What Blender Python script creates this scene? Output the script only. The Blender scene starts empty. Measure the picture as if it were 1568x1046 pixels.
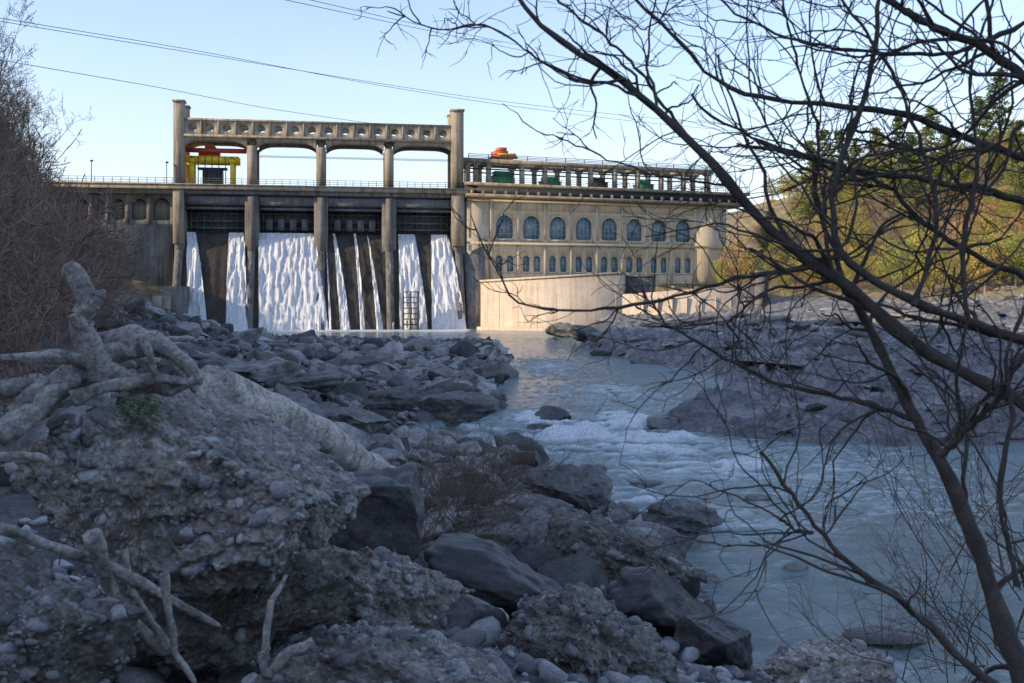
import bpy, bmesh, math, numpy as np
from mathutils import Vector
R=np.random.RandomState(7)
scene=bpy.context.scene
FP=1524.0; CH=5.0; HV=455.0
def P(u,v,Y): return np.array([(u-784)/FP*Y, Y, CH-(v-HV)/FP*Y])

# ------------------------------------------------ noise
def h3(ix,iy,iz,s=0):
    n=(ix.astype(np.int64)*73856093)^(iy.astype(np.int64)*19349663)^(iz.astype(np.int64)*83492791)^(s*1274126177)
    n=n&0x7fffffff
    n=((n>>13)^n)&0x7fffffff
    n=(n*(n*n%1000003*15731+789221)+1376312589)&0x7fffffff
    n=((n>>11)^n)&0x7fffffff
    return (n%100003)/100003.0
def vn(p,s=0):
    f=np.floor(p); t=p-f; t=t*t*(3-2*t); i=f.astype(np.int64)
    r=0
    for dx in (0,1):
        wx=t[:,0] if dx else 1-t[:,0]
        for dy in (0,1):
            wy=t[:,1] if dy else 1-t[:,1]
            for dz in (0,1):
                wz=t[:,2] if dz else 1-t[:,2]
                r=r+wx*wy*wz*h3(i[:,0]+dx,i[:,1]+dy,i[:,2]+dz,s)
    return r*2-1
def fbm(p,o=4,s=0):
    r=0;a=1.0;tot=0
    for k in range(o):
        r=r+a*vn(p*(2.03**k)+k*17.3,s+k); tot+=a; a*=.5
    return r/tot
def fbm2(x,y,sc,o=4,s=0): return fbm(np.stack([x*sc,y*sc,np.full_like(x,3.7+s)],1),o,s)
def sm(a,b,x):
    t=np.clip((x-a)/(b-a),0,1); return t*t*(3-2*t)

# ------------------------------------------------ mesh helpers
def mk(name,V,F,mat=None,smooth=False,parent=None,attrs=None):
    V=np.asarray(V,float); F=np.asarray(F,np.int32); k=F.shape[1]
    me=bpy.data.meshes.new(name)
    me.vertices.add(len(V)); me.vertices.foreach_set('co',V.astype(np.float32).ravel())
    me.loops.add(F.size); me.loops.foreach_set('vertex_index',F.ravel())
    me.polygons.add(len(F)); me.polygons.foreach_set('loop_start',np.arange(0,F.size,k,dtype=np.int32))
    me.polygons.foreach_set('loop_total',np.full(len(F),k,np.int32))
    me.update(calc_edges=True)
    if smooth: me.polygons.foreach_set('use_smooth',np.ones(len(F),bool))
    if attrs:
        for n,a in attrs.items():
            at=me.attributes.new(n,'FLOAT','POINT'); at.data.foreach_set('value',np.asarray(a,np.float32))
    ob=bpy.data.objects.new(name,me); scene.collection.objects.link(ob)
    if mat: me.materials.append(mat)
    if parent: ob.parent=parent
    return ob
def empty(name,loc=(0,0,0),rz=0):
    e=bpy.data.objects.new(name,None); e.location=loc; e.rotation_euler=(0,0,rz); e.empty_display_size=.5
    scene.collection.objects.link(e); return e
class Acc:
    def __init__(s): s.V=[];s.F=[];s.n=0;s.T=[]
    def add(s,V,F,t=None):
        V=np.asarray(V,float);F=np.asarray(F,int)
        s.V.append(V);s.F.append(F+s.n);s.n+=len(V)
        s.T.append(np.full(len(V),0.5 if t is None else t))
    def box(s,a,b,c,d,e,f):
        V=[(x,y,z) for x in (a,b) for y in (c,d) for z in (e,f)]
        s.add(V,[(0,1,3,2),(4,6,7,5),(0,4,5,1),(2,3,7,6),(0,2,6,4),(1,5,7,3)])
    def build(s,name,mat,smooth=False,parent=None,tint=False):
        return mk(name,np.concatenate(s.V),np.concatenate(s.F),mat,smooth,parent,{'tint':np.concatenate(s.T)} if tint else None)
_ico={}
def ico(sub):
    if sub not in _ico:
        bm=bmesh.new(); bmesh.ops.create_icosphere(bm,subdivisions=sub,radius=1)
        V=np.array([v.co[:] for v in bm.verts]); F=np.array([[v.index for v in f.verts] for f in bm.faces]); bm.free()
        V/=np.linalg.norm(V,axis=1)[:,None]; _ico[sub]=(V,F)
    return _ico[sub]
def rock(sub,seed,npl=9,rough=.12,sc=1.8,lo=.5,hi=.85,lay=.0,cuts=()):
    V,F=ico(sub); V=V.copy(); r=np.random.RandomState(seed)
    for n in cuts:
        d=n[3]; n=np.array(n[:3],float); n/=np.linalg.norm(n)
        k=V@n-d; V-=np.where(k>0,k,0)[:,None]*n
    for _ in range(npl):
        n=r.normal(size=3); n/=np.linalg.norm(n); d=r.uniform(lo,hi)
        k=V@n-d; V-=np.where(k>0,k,0)[:,None]*n
    nn=V/np.linalg.norm(V,axis=1)[:,None]
    dsp=rough*fbm(V*sc+seed*3.1,5,seed)-rough*.7*np.abs(fbm(V*sc*1.7+seed,4,seed+9))
    if lay:
        ax=r.normal(size=3)*np.array([.5,.3,1]); ax/=np.linalg.norm(ax); q=(V@ax)*r.uniform(7,12)+fbm(V*2,3,seed+4)*2.5
        dsp=dsp+lay*np.tanh(3*np.sin(q))
    V+=nn*dsp[:,None]
    return V,F
def rotm(r,full=True,am=.35):
    a,b,c=(r.uniform(0,6.28),r.uniform(-am,am),r.uniform(-am,am))
    if full: b=r.uniform(0,6.28)
    ca,sa,cb,sb,cc,sc_=math.cos(a),math.sin(a),math.cos(b),math.sin(b),math.cos(c),math.sin(c)
    Rz=np.array([[ca,-sa,0],[sa,ca,0],[0,0,1]]);Rx=np.array([[1,0,0],[0,cb,-sb],[0,sb,cb]]);Ry=np.array([[cc,0,sc_],[0,1,0],[-sc_,0,cc]])
    return Rz@Rx@Ry

# ------------------------------------------------ materials
def M(name):
    m=bpy.data.materials.new(name); m.use_nodes=True; nt=m.node_tree
    return m,nt,nt.nodes['Principled BSDF']
def tc(nt,kind='Object',scale=(1,1,1)):
    t=nt.nodes.new('ShaderNodeTexCoord'); mp=nt.nodes.new('ShaderNodeMapping'); mp.inputs['Scale'].default_value=scale
    nt.links.new(t.outputs[kind],mp.inputs[0]); return mp.outputs[0]
def noise(nt,co,scale,det=6,rough=.6):
    n=nt.nodes.new('ShaderNodeTexNoise'); n.inputs['Scale'].default_value=scale; n.inputs['Detail'].default_value=det; n.inputs['Roughness'].default_value=rough
    nt.links.new(co,n.inputs['Vector']); return n.outputs['Fac']
def ramp(nt,f,stops):
    r=nt.nodes.new('ShaderNodeValToRGB'); e=r.color_ramp.elements
    while len(e)<len(stops): e.new(.5)
    for i,(p,c) in enumerate(stops):
        e[i].position=p; e[i].color=(c,c,c,1) if isinstance(c,(int,float)) else (*c,1)
    nt.links.new(f,r.inputs[0]); return r.outputs[0]
def mixc(nt,a,b,f,mode='MIX'):
    m=nt.nodes.new('ShaderNodeMix'); m.data_type='RGBA'; m.blend_type=mode
    for s,x in ((0,f),(6,a),(7,b)):
        if isinstance(x,(int,float)): m.inputs[s].default_value=x
        elif isinstance(x,tuple): m.inputs[s].default_value=(*x,1)
        else: nt.links.new(x,m.inputs[s])
    return m.outputs[2]
def bump(nt,b,h,st,dist):
    n=nt.nodes.new('ShaderNodeBump'); n.inputs['Strength'].default_value=st; n.inputs['Distance'].default_value=dist
    nt.links.new(h,n.inputs['Height']); nt.links.new(n.outputs[0],b.inputs['Normal'])
def attr(nt,n):
    a=nt.nodes.new('ShaderNodeAttribute'); a.attribute_name=n; return a.outputs['Fac']
def mrock(name,dk,lt,scale=2,bd=.05,tint=True,rough=.85,lo=.4,hi=1.9,gravel=0):
    m,nt,b=M(name); co=tc(nt)
    n1=noise(nt,co,scale,8,.65); n2=noise(nt,co,scale*9,6,.7)
    c=ramp(nt,n1,[(.3,dk),(.7,lt)])
    h=mixc(nt,n1,n2,.4)
    if gravel:
        for gs,wgt in ((gravel,.45),(gravel*2.3,.4)):
            v=nt.nodes.new('ShaderNodeTexVoronoi'); v.inputs['Scale'].default_value=gs; v.inputs['Randomness'].default_value=1
            wv=mixc(nt,co,n2,.03,'ADD'); nt.links.new(wv,v.inputs[0])
            bw=nt.nodes.new('ShaderNodeRGBToBW'); nt.links.new(v.outputs['Color'],bw.inputs[0])
            st=ramp(nt,bw.outputs[0],[(.1,(.55,.52,.48)),(.5,(1,1,1)),(.9,(1.4,1.5,1.6))])
            ed=ramp(nt,v.outputs['Distance'],[(.25,1.0),(.6,0.0)])
            c=mixc(nt,c,mixc(nt,c,st,1.0,'MULTIPLY'),ed)
            c=mixc(nt,c,ramp(nt,v.outputs['Distance'],[(.35,1.0),(.75,.5)]),wgt,'MULTIPLY')
            h=mixc(nt,h,ramp(nt,v.outputs['Distance'],[(0,1.0),(.6,0.0)]),.4)
    c=mixc(nt,c,ramp(nt,n2,[(.3,.4),(.7,1.3)]),.85,'MULTIPLY')
    if tint: c=mixc(nt,c,ramp(nt,attr(nt,'tint'),[(0,lo),(.5,.95),(1,hi)]),1.0,'MULTIPLY')
    nt.links.new(c,b.inputs['Base Color']); b.inputs['Roughness'].default_value=rough
    bump(nt,b,h,1,bd); return m
def mplain(name,col,rough=.6,metal=0,var=.3,scale=3,bd=.01):
    m,nt,b=M(name); co=tc(nt); n=noise(nt,co,scale)
    c=mixc(nt,col,ramp(nt,n,[(.3,1-var),(.7,1+var*.5)]),1.0,'MULTIPLY')
    nt.links.new(c,b.inputs['Base Color']); b.inputs['Roughness'].default_value=rough; b.inputs['Metallic'].default_value=metal
    bump(nt,b,n,.4,bd); return m
def mconc(name,a,bcol,streak=.6,stain=(.25,.22,.19)):
    m,nt,b=M(name); co=tc(nt); cs=tc(nt,'Object',(1,1,.07))
    n1=noise(nt,co,.35,8,.65); n2=noise(nt,cs,1.6,7,.7); n3=noise(nt,co,5,6,.7)
    c=ramp(nt,n1,[(.3,a),(.7,bcol)])
    c=mixc(nt,c,mixc(nt,c,stain,1.0,'MULTIPLY'),ramp(nt,n2,[(.46,0.0),(.66,streak)]))
    c=mixc(nt,c,ramp(nt,n3,[(.3,.65),(.7,1.15)]),.7,'MULTIPLY')
    nt.links.new(c,b.inputs['Base Color']); b.inputs['Roughness'].default_value=.9
    bump(nt,b,n3,.5,.04); return m
m_conc=mconc('dam_concrete',(.27,.235,.18),(.44,.385,.30),.75)
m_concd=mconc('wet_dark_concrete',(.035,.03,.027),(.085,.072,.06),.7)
m_concm=mconc('weathered_concrete',(.11,.11,.11),(.24,.23,.21),.8)
m_wall=mconc('powerhouse_plaster',(.50,.43,.31),(.64,.56,.42),.5,(.5,.45,.38))
m_ret=mconc('retaining_concrete',(.50,.42,.33),(.66,.57,.46),.6,(.6,.55,.5))
m_steel=mplain('dark_steel',(.05,.055,.062),.6,.3)
m_gate=mconc('gate_steel_rusty',(.10,.11,.125),(.20,.21,.225),.7,(.3,.22,.18))
m_yel=mplain('yellow_paint',(.75,.55,.02),.45)
m_red=mplain('red_paint',(.45,.06,.03),.5)
m_org=mplain('orange_paint',(.55,.13,.04),.5)
m_grn=mplain('green_paint',(.03,.22,.12),.5)
m_frame=mplain('window_frame_paint',(.35,.38,.38),.5)
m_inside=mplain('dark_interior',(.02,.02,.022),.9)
m_rock=mrock('river_rock',(.105,.107,.11),(.35,.345,.335),1.2,.10,lo=.22,hi=1.8)
m_rockd=mrock('dark_wet_rock',(.026,.027,.031),(.075,.073,.076),1.5,.05,rough=.45)
m_cong=mrock('conglomerate_rock',(.16,.142,.12),(.42,.39,.345),5,.045,gravel=13)
m_peb=mrock('pebble_stone',(.19,.197,.21),(.38,.378,.37),7,.004,lo=.3,hi=1.6)
m_bark=mrock('bark',(.045,.037,.031),(.12,.10,.085),14,.008,False)
m_twig=mplain('twig_bark',(.30,.225,.175),.9,0,.5,1)
m_twigr=mplain('red_twig_bark',(.27,.185,.14),.9,0,.5,1)
def mdrift(name,k):
    m,nt,b=M(name); n=noise(nt,tc(nt,'Object',(7,2.2,7)),6,8,.75); n2=noise(nt,tc(nt),4.5,7,.7)
    c=ramp(nt,n,[(.36,(.14*k,.125*k,.11*k)),(.58,(.42*k,.39*k,.355*k))]); c=mixc(nt,c,ramp(nt,n2,[(.38,.35),(.54,1.05)]),.8,'MULTIPLY')
    nt.links.new(c,b.inputs['Base Color']); b.inputs['Roughness'].default_value=.85; bump(nt,b,mixc(nt,n,n2,.5),1,.02); return m
m_drift=mdrift('driftwood',1.1); m_log=mdrift('driftwood_pale',1.55)
def mglass():
    m,nt,b=M('window_glass'); n=noise(nt,tc(nt),.8,3)
    nt.links.new(ramp(nt,n,[(.35,(.07,.14,.20)),(.65,(.17,.30,.38))]),b.inputs['Base Color']); b.inputs['Roughness'].default_value=.15; return m
m_glass=mglass()
def mleaf(name,cols):
    m,nt,b=M(name); oi=nt.nodes.new('ShaderNodeObjectInfo')
    c=ramp(nt,oi.outputs['Random'],[(i/(len(cols)-1),c) for i,c in enumerate(cols)])
    n=noise(nt,tc(nt),.9,3); c=mixc(nt,c,ramp(nt,n,[(.3,.55),(.7,1.5)]),1.0,'MULTIPLY')
    nt.links.new(c,b.inputs['Base Color']); b.inputs['Roughness'].default_value=.7
    tr=nt.nodes.new('ShaderNodeBsdfTranslucent'); nt.links.new(c,tr.inputs[0]); mx=nt.nodes.new('ShaderNodeMixShader'); mx.inputs[0].default_value=.35
    nt.links.new(b.outputs[0],mx.inputs[1]); nt.links.new(tr.outputs[0],mx.inputs[2]); nt.links.new(mx.outputs[0],nt.nodes['Material Output'].inputs[0])
    return m
m_leaf=mleaf('autumn_foliage',[(.48,.40,.08),(.27,.32,.06),(.54,.33,.14),(.26,.30,.06),(.52,.42,.12)])
m_con=mleaf('conifer_foliage',[(.12,.17,.07),(.26,.29,.07),(.10,.15,.07)])

# ------------------------------------------------ river outline and terrain
RIV=np.array([(-48,119),(-30,115),(-12,112),(-1,104),(0.3,72.6),(-.3,52.5),(0,43.5),(-4,38),(-4,31.5),(.7,30.5),(2.4,25),(3.1,22),(3.7,19.3),(4.1,17.1),(3.8,15.4),(3.7,14.2),(3.9,12.9),(5,9),(7,0),(10,-40),(60,-40),(60,24),(30,31),(17,33),(13.1,32.4),(8.1,33.9),(4.7,39),(5.9,43.5),(11.6,54),(12.9,66),(7.4,84.7),(7.8,117),(12,135),(12,165),(-48,165)],float)
def rdist(x,y):
    d=np.full(x.shape,1e9); ins=np.zeros(x.shape,bool); n=len(RIV)
    for i in range(n):
        a=RIV[i];b=RIV[(i+1)%n]; e=b-a; t=np.clip(((x-a[0])*e[0]+(y-a[1])*e[1])/(e@e),0,1)
        d=np.minimum(d,np.hypot(x-a[0]-t*e[0],y-a[1]-t*e[1]))
        c=((a[1]>y)!=(b[1]>y)); xx=a[0]+(y-a[1])/(b[1]-a[1]+1e-12)*e[0]; ins^=(c&(x<xx))
    return np.where(ins,-d,d)
CP=np.array([(0,0,3.3),(-3,3,3.5),(-2,5,3.1),(0,5,2.75),(1.5,5,2.5),(3,5,2.1),(-5,6,3.3),(0,8,2.1),(0,11,1.5),(0,15,1.1),(0,20,.9),(0,26,.7),(2,11,1.0),(3,13,.5),(2.5,17,.4),(3,8,1.3),(4,3,2.6),(8,3,1.6),
(-3,8,2.6),(-3,12,2.1),(-4,18,1.6),(-4,25,1.3),(-8,12,3),(-8,20,2.2),(-10,30,1.8),(-6,40,1),(-3,50,.8),(-15,50,1.8),(-3,80,.6),(-20,80,1.2),(-31,80,2.5),(-36,80,6),(-43,80,14),(-60,80,28),(-90,80,36),
(-24,50,4.5),(-32,50,12),(-50,50,29),(-80,50,46),(-13,25,3.2),(-21,25,8),(-35,25,18),(-60,25,36),(-90,25,52),(-10,5,4.2),(-20,5,9),(-35,0,18),(-60,0,36),(-90,0,54),(-60,-40,36),(-90,-40,52),  # left hill raised out of view so it shades the foreground
(-40,112,1.6),(-47,112,6),(-54,112,9),(-66,112,13),(-90,112,18),(-50,140,1.5),(-56,140,5),(-64,142,9),(-77,140,12),(-100,140,15),(-75,165,14),(-20,108,.6),(-5,98,.5),
(9,112,1.2),(14,112,1.7),(14,125,1.9),(22,125,2.2),(12,95,1.2),(20,100,1.8),(30,100,2.4),(45,100,3.8),(60,100,4.8),(90,110,13),(14,75,.9),(22,66,1.3),(30,66,1.9),(45,66,3.1),(14,54,.5),(8,44,.4),(10,38,.35),(20,45,1),(20,38,.5),(30,40,1.1),(35,34,.7),(50,40,2.5),(70,50,6),
(24,141,2.3),(34,135,2.7),(45,128,4.0),(44,150,5.4),(55,150,6.5),(80,150,11),(42,185,9),(60,190,15),(60,230,27),(100,200,32),(140,150,28),(30,200,12),(0,200,14),(-50,200,14),(0,300,10),(-100,300,10),(100,300,36),(200,300,42),(200,100,36),(150,60,22)],float)
def _k(r): return np.sqrt(r*r+4.0)
def _dm(a,b): return _k(np.hypot(a[:,None,0]-b[None,:,0],a[:,None,1]-b[None,:,1]))
_A=_dm(CP,CP); _n=len(CP); _S=np.block([[_A+np.eye(_n)*.05,np.ones((_n,1))],[np.ones((1,_n)),np.zeros((1,1))]])
_w=np.linalg.solve(_S,np.append(CP[:,2],0))
def land(x,y):
    xc=np.clip(x,-110,210); yc=np.clip(y,-45,320)
    o=np.full(x.shape,_w[-1])
    for i in range(_n): o+=_w[i]*_k(np.hypot(xc-CP[i,0],yc-CP[i,1]))
    return o
def H(x,y,detail=True):
    x=np.asarray(x,float);y=np.asarray(y,float)
    d=rdist(x,y)+ (fbm2(x,y,.35,3,5)*.9*sm(0,10,y) if detail else 0)
    L=np.maximum(land(x,y),.12)
    if detail:
        far=sm(25,60,np.abs(y))
        L=L+fbm2(x,y,.9,5,1)*(.2+.2*far)+fbm2(x,y,.12,4,2)*(.1+.5*far)*sm(2,12,d)+fbm2(x,y,4.0,3,8)*.07*(1-far)
        rs=sm(3,9,x-.02*y)*sm(30,36,y)*(1-.55*sm(80,115,y))
        q=(x*.75+y*.66); st=q*.5+fbm2(x,y,.2,3,9)*2.4; fr=st-np.floor(st)
        r1=1-np.abs(fbm2(x*1.3+y*.4,y*.55-x*.3,.45,4,11))*3.0
        r2=1-np.abs(fbm2(x*1.2,y*.6,1.3,3,14))*3.0
        L=L+rs*(.8*fr*fr-.5+.42*r1+.12*r2)*np.minimum(1,.45+x/40)
    w=sm(-.6,1.6,d)
    return -.8*(1-w)+L*w
ys=np.concatenate([np.arange(-45,3,1.5),np.arange(3,36,.11),np.arange(36,70,.2),np.arange(70,130,.4),np.arange(130,175,.8),175*1.06**np.arange(0,50)])
xl=-14-((np.arange(1,90)*.5));xl=xl[::-1]
xs=np.concatenate([-(58.5+2.0*1.12**np.arange(48,0,-1)),xl,np.arange(-14,-4,.2),np.arange(-4,7,.09),np.arange(7,34,.18),34+.6*np.arange(0,80),82+2.0*1.12**np.arange(1,50)])
X,Y=np.meshgrid(xs,ys); x=X.ravel(); y=Y.ravel()
Z=H(x,y); nx=len(xs); ny=len(ys)
i=np.arange(nx*ny).reshape(ny,nx); F=np.stack([i[:-1,:-1],i[:-1,1:],i[1:,1:],i[1:,:-1]],-1).reshape(-1,4)
soil=np.maximum(sm(3.6,6,Z)*(x<-3),sm(4.2,5.6,Z)*(x>0)*(y>90))
gap_shade=(1-sm(4,9,x-.02*y)*sm(30,36,y))*.6  # painted shade: bank ground colour darkened to deepen the gaps between rocks
def mground():
    m,nt,b=M('riverbank_ground'); co=tc(nt)
    n1=noise(nt,co,.8,9,.7); n2=noise(nt,co,9,7,.72); n3=noise(nt,co,.12,5,.6)
    v=nt.nodes.new('ShaderNodeTexVoronoi'); v.inputs['Scale'].default_value=7; nt.links.new(co,v.inputs[0])
    rk=ramp(nt,n1,[(.32,(.085,.09,.10)),(.5,(.19,.195,.205)),(.66,(.33,.335,.345))])
    rk=mixc(nt,rk,v.outputs['Color'],.15,'SOFT_LIGHT'); rk=mixc(nt,rk,ramp(nt,n2,[(.35,.4),(.65,1.35)]),.8,'MULTIPLY')
    rk=mixc(nt,rk,mixc(nt,rk,(.35,.34,.33),1.0,'MULTIPLY'),attr(nt,'gap_shade'))
    so=ramp(nt,n3,[(.3,(.16,.12,.08)),(.6,(.34,.28,.15)),(.75,(.23,.25,.09))])
    so=mixc(nt,so,ramp(nt,n2,[(.3,.5),(.7,1.2)]),.8,'MULTIPLY')
    c=mixc(nt,rk,so,attr(nt,'soil')); nt.links.new(c,b.inputs['Base Color']); b.inputs['Roughness'].default_value=.9
    h=mixc(nt,n1,n2,.35); bump(nt,b,h,1,.2); return m
mk('riverbank_ground',np.stack([x,y,Z],1),F,mground(),True,None,{'soil':soil,'gap_shade':gap_shade})

# ------------------------------------------------ river
ys=np.concatenate([np.arange(-40,8,2),np.arange(8,48,.1),np.arange(48,80,.3),np.arange(80,160,.7)])
xs=np.concatenate([np.arange(-60,-6,1),np.arange(-6,18,.1),np.arange(18,32,.3),np.arange(32,62,1)])
X,Y=np.meshgrid(xs,ys); x=X.ravel(); y=Y.ravel(); nx=len(xs); ny=len(ys)
rap=np.zeros_like(x)
for (u,v,a,su,sv) in [(905,660,1.1,1.3,3.0),(830,640,.9,1.4,2.5),(700,668,1.1,1.8,2.4),(960,645,1.0,1.2,2.5),(1135,712,.9,.9,1.6),(850,668,1.0,1.8,1.8),(1010,690,.6,3,2),(800,690,.65,2,1.5),(930,600,.35,3,6),(1060,720,.5,3,2),(840,560,.28,3,12),(1250,720,.35,3,2),(1000,860,.2,2,2),(950,760,.4,1.5,2),(1000,672,.8,2,1.5),(1350,760,.25,3,2),(1120,800,.25,2,2)]:
    yy=CH*FP/(v-HV); xx=(u-784)/FP*yy; rap=np.maximum(rap,a*np.exp(-((x-xx)/su)**2-((y-yy)/sv)**2))
wx=x+.6*fbm2(x,y,.5,3,31); 
n1=fbm(np.stack([wx*1.3,y*1.9,x*0+1],1),5,21); n2=fbm(np.stack([wx*3.1,y*4.2,x*0+5],1),4,25)
chop=.35+.65*sm(-.2,.4,fbm2(x,y,.15,2,44))
z=(.09*n1+.04*n2)*chop+rap*(.34*n1+.18*n2+.05)
rid=1-np.abs(fbm(np.stack([wx*.9,y*2.3,x*0+2],1),5,61))*5
foam=np.clip(sm(.17,.75,rap*1.0+.7*n1+.5*n2-.1)*sm(.1,.33,rap)+.6*sm(.45,1,rid)*sm(.04,.45,rap+.25*sm(-.15,.35,fbm2(x,y,.12,2,77))*(y<60)),0,1)
foam=np.maximum(foam,(y>140)*(x<-6)*sm(.1,.6,(y-140)/12+n1))
i=np.arange(nx*ny).reshape(ny,nx); F=np.stack([i[:-1,:-1],i[:-1,1:],i[1:,1:],i[1:,:-1]],-1).reshape(-1,4)
def mwater():
    m,nt,b=M('river_water'); co=tc(nt,'Object',(1,1.9,1)); n=noise(nt,co,2.8,7,.65); n2=noise(nt,tc(nt,'Object',(1,2,1)),14,4,.6)
    f=attr(nt,'foam'); ff=mixc(nt,f,ramp(nt,n2,[(.35,.35),(.6,1.0)]),1.0,'MULTIPLY')
    c=mixc(nt,ramp(nt,noise(nt,co,.5,4),[(.3,(.13,.195,.205)),(.7,(.23,.305,.315))]),(.88,.9,.92),ff)
    nt.links.new(c,b.inputs['Base Color']); b.inputs['IOR'].default_value=1.33
    nt.links.new(ramp(nt,f,[(0,.08),(.6,.6)]),b.inputs['Roughness'])
    h=mixc(nt,n,n2,.3); bump(nt,b,h,.8,.18); return m
mk('river_water',np.stack([x,y,z],1),F,mwater(),True,None,{'foam':foam})

# ------------------------------------------------ structure frames
class Fr:
    def __init__(s,ox,oy,deg): s.o=(ox,oy); s.a=math.radians(deg); s.c=math.cos(s.a); s.n=math.sin(s.a)
    def s(f,u,t=0):
        k=(u-784)/FP; ox=f.o[0]-t*f.n; oy=f.o[1]+t*f.c
        return (k*oy-ox)/(f.c-k*f.n)
    def y(f,s,t=0): return f.o[1]+t*f.c+s*f.n
    def z(f,v,s,t=0): return CH-(v-HV)/FP*f.y(s,t)
def hole(A,s0,s1,z0,z1,t,dep,cs,cz,shape,n=24):
    ang=list(np.linspace(0,2*math.pi,n,endpoint=False))
    for (a,b) in ((s0,z0),(s0,z1),(s1,z0),(s1,z1)): ang.append(math.atan2(b-cz,a-cs)%(2*math.pi))
    ang=sorted(set(round(q,5) for q in ang)); N=len(ang); o=[];i_=[];bk=[]
    for q in ang:
        c,s=math.cos(q),math.sin(q); r=1e9
        if c>1e-6: r=min(r,(s1-cs)/c)
        if c<-1e-6: r=min(r,(s0-cs)/c)
        if s>1e-6: r=min(r,(z1-cz)/s)
        if s<-1e-6: r=min(r,(z0-cz)/s)
        rr=min(shape(c,s),r*.98); o.append((cs+r*c,t,cz+r*s)); i_.append((cs+rr*c,t,cz+rr*s)); bk.append((cs+rr*c,t+dep,cz+rr*s))
    V=o+i_+bk; Fc=[]
    for k in range(N):
        j=(k+1)%N; Fc.append((k,j,N+j,N+k)); Fc.append((N+k,N+j,2*N+j,2*N+k))
    A.add(V,Fc)
def sh_arch(a,h1): return lambda c,s: a if s>=0 else min(a/max(abs(c),1e-6),h1/max(abs(s),1e-6))
def sh_ell(a,b): return lambda c,s: 1/math.sqrt((c/a)**2+(s/b)**2)

D=Fr((273-784)/FP*153,153,9.5)
dam=empty('concrete_dam',(D.o[0],D.o[1],0),D.a)
C=Acc();CM=Acc();CD=Acc();GT=Acc();RL=Acc();IN=Acc()
zd=22.2; cols=[(266,284),(374,397),(480,503),(584,608),(691,713)]
cs=[(D.s(a),D.s(b)) for a,b in cols]; mid=[(a+b)/2 for a,b in cs]
for k,(a,b) in enumerate(cs):
    CM.box(a+.1,b-.1,0,12,-1,21.0)
    c=(a+b)/2
    CM.box(c-.55,c+.55,-.45,0.01,9.5,20.6)
    prof=[(3,15.2+1),(0,13),(-1.6,10),(-3.1,6.3),(-4.7,2.3),(-5.9,-1)]
    for q in range(len(prof)-1):
        (t0,z0),(t1,z1)=prof[q],prof[q+1]
        w=.6
        V=[(c-w,t0,z0),(c+w,t0,z0),(c-w,t1,z1),(c+w,t1,z1),(c-w,t0+3,z0-2),(c+w,t0+3,z0-2),(c-w,t1+3,z1-2),(c+w,t1+3,z1-2)]
        CM.add(V,[(0,2,3,1),(0,4,6,2),(1,3,7,5)])
for k,(a,b) in enumerate(cs):
    c=(a+b)/2
    if k in (0,4):
        top=35.0 if k==0 else 34.9
        w0,w1=(a,a+1.55) if k==0 else (a,b-.35)
        for t0,t1 in ((-.25,1.3),(4.3,5.8)): C.box(w0,w1,t0,t1,zd,top)
        C.box(w0-.15,w1+.15,-.4,1.45,top,top+.3); C.box(w0-.15,w1+.15,4.15,5.95,top,top+.3)
        C.box(w0+.1,w1-.1,1.3,4.3,29.2,30.4)
        C.box(w0,w1,-.7,0.02,13.2,zd-.02)
    else:
        for t0 in (0,4.5):
            C.box(c-.72,c+.72,t0,t0+1.0,zd,28.6); C.box(c-.5,c+.5,t0-.15,t0-.003,zd,28.4)
for t0 in (0.05,4.6):
    for k in range(4):
        a,b=cs[k][1]-.4,cs[k+1][0]+.4
        if k==0: a=cs[0][0]+1.5
        N=16; ss=np.linspace(a,b,N+1); q=np.abs(np.linspace(-1,1,N+1)); zb=29.15-.9*q**5
        V=[];
        for s_,z_ in zip(ss,zb): V+= [(s_,t0,z_),(s_,t0,29.75),(s_,t0+.8,z_),(s_,t0+.8,29.75)]
        Fq=[]
        for j in range(N):
            o=4*j; Fq+=[(o,o+4,o+5,o+1),(o,o+2,o+6,o+4),(o+2,o+3,o+7,o+6)]
        C.add(V,Fq)
    a,b=cs[0][0]+1.5,cs[4][0]+.02
    C.box(a,b,t0-.3,t0+1.0,29.752,30.1)
    n=16; e=np.linspace(a,b,n+1)
    for j in range(n):
        hole(C,e[j],e[j+1],30.1,32.3,t0,.35,(e[j]+e[j+1])/2,31.15,sh_ell(.66,.52))
        C.box(e[j]-.14,e[j]+.14,t0-.14,t0-.003,30.1,32.3)
        C.box(e[j]-.14,e[j]+.14,t0+.35,t0+.5,30.1,32.3)
    C.box(a,b,t0-.18,t0+.5,32.3,32.6)
C.box(cs[0][0]+1.5,cs[4][0],.9,4.58,29.6,29.9)
for c in mid[1:4]: C.box(c-.5,c+.5,1.0,4.5,28.7,29.6)
sL,sR=-22.0,cs[4][1]+.3
C.box(sL,sR,-.9,12.5,21.55,22.2); CM.box(sL,sR,-.5,12,20.9,21.55)
C.box(sL,sR,-1.05,-.7,22.2,22.38)
def rail(A,s0,s1,t,z0,h=1.05,step=1.2,r=.035):
    n=max(2,int((s1-s0)/step))
    for j in range(n+1):
        s_=s0+(s1-s0)*j/n; A.box(s_-r,s_+r,t-r,t+r,z0,z0+h)
    for q in (1,.62,.3): A.box(s0,s1,t-r*.7,t+r*.7,z0+h*q-r,z0+h*q+r*.6)
rail(RL,sL,cs[0][0],-.8,22.2); rail(RL,cs[0][1],sR,-.8,22.38,.9); rail(RL,sL,sR,11.8,22.2)
rail(RL,cs[1][1],cs[4][0],2.2,27.0,.35,8,.03)
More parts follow.
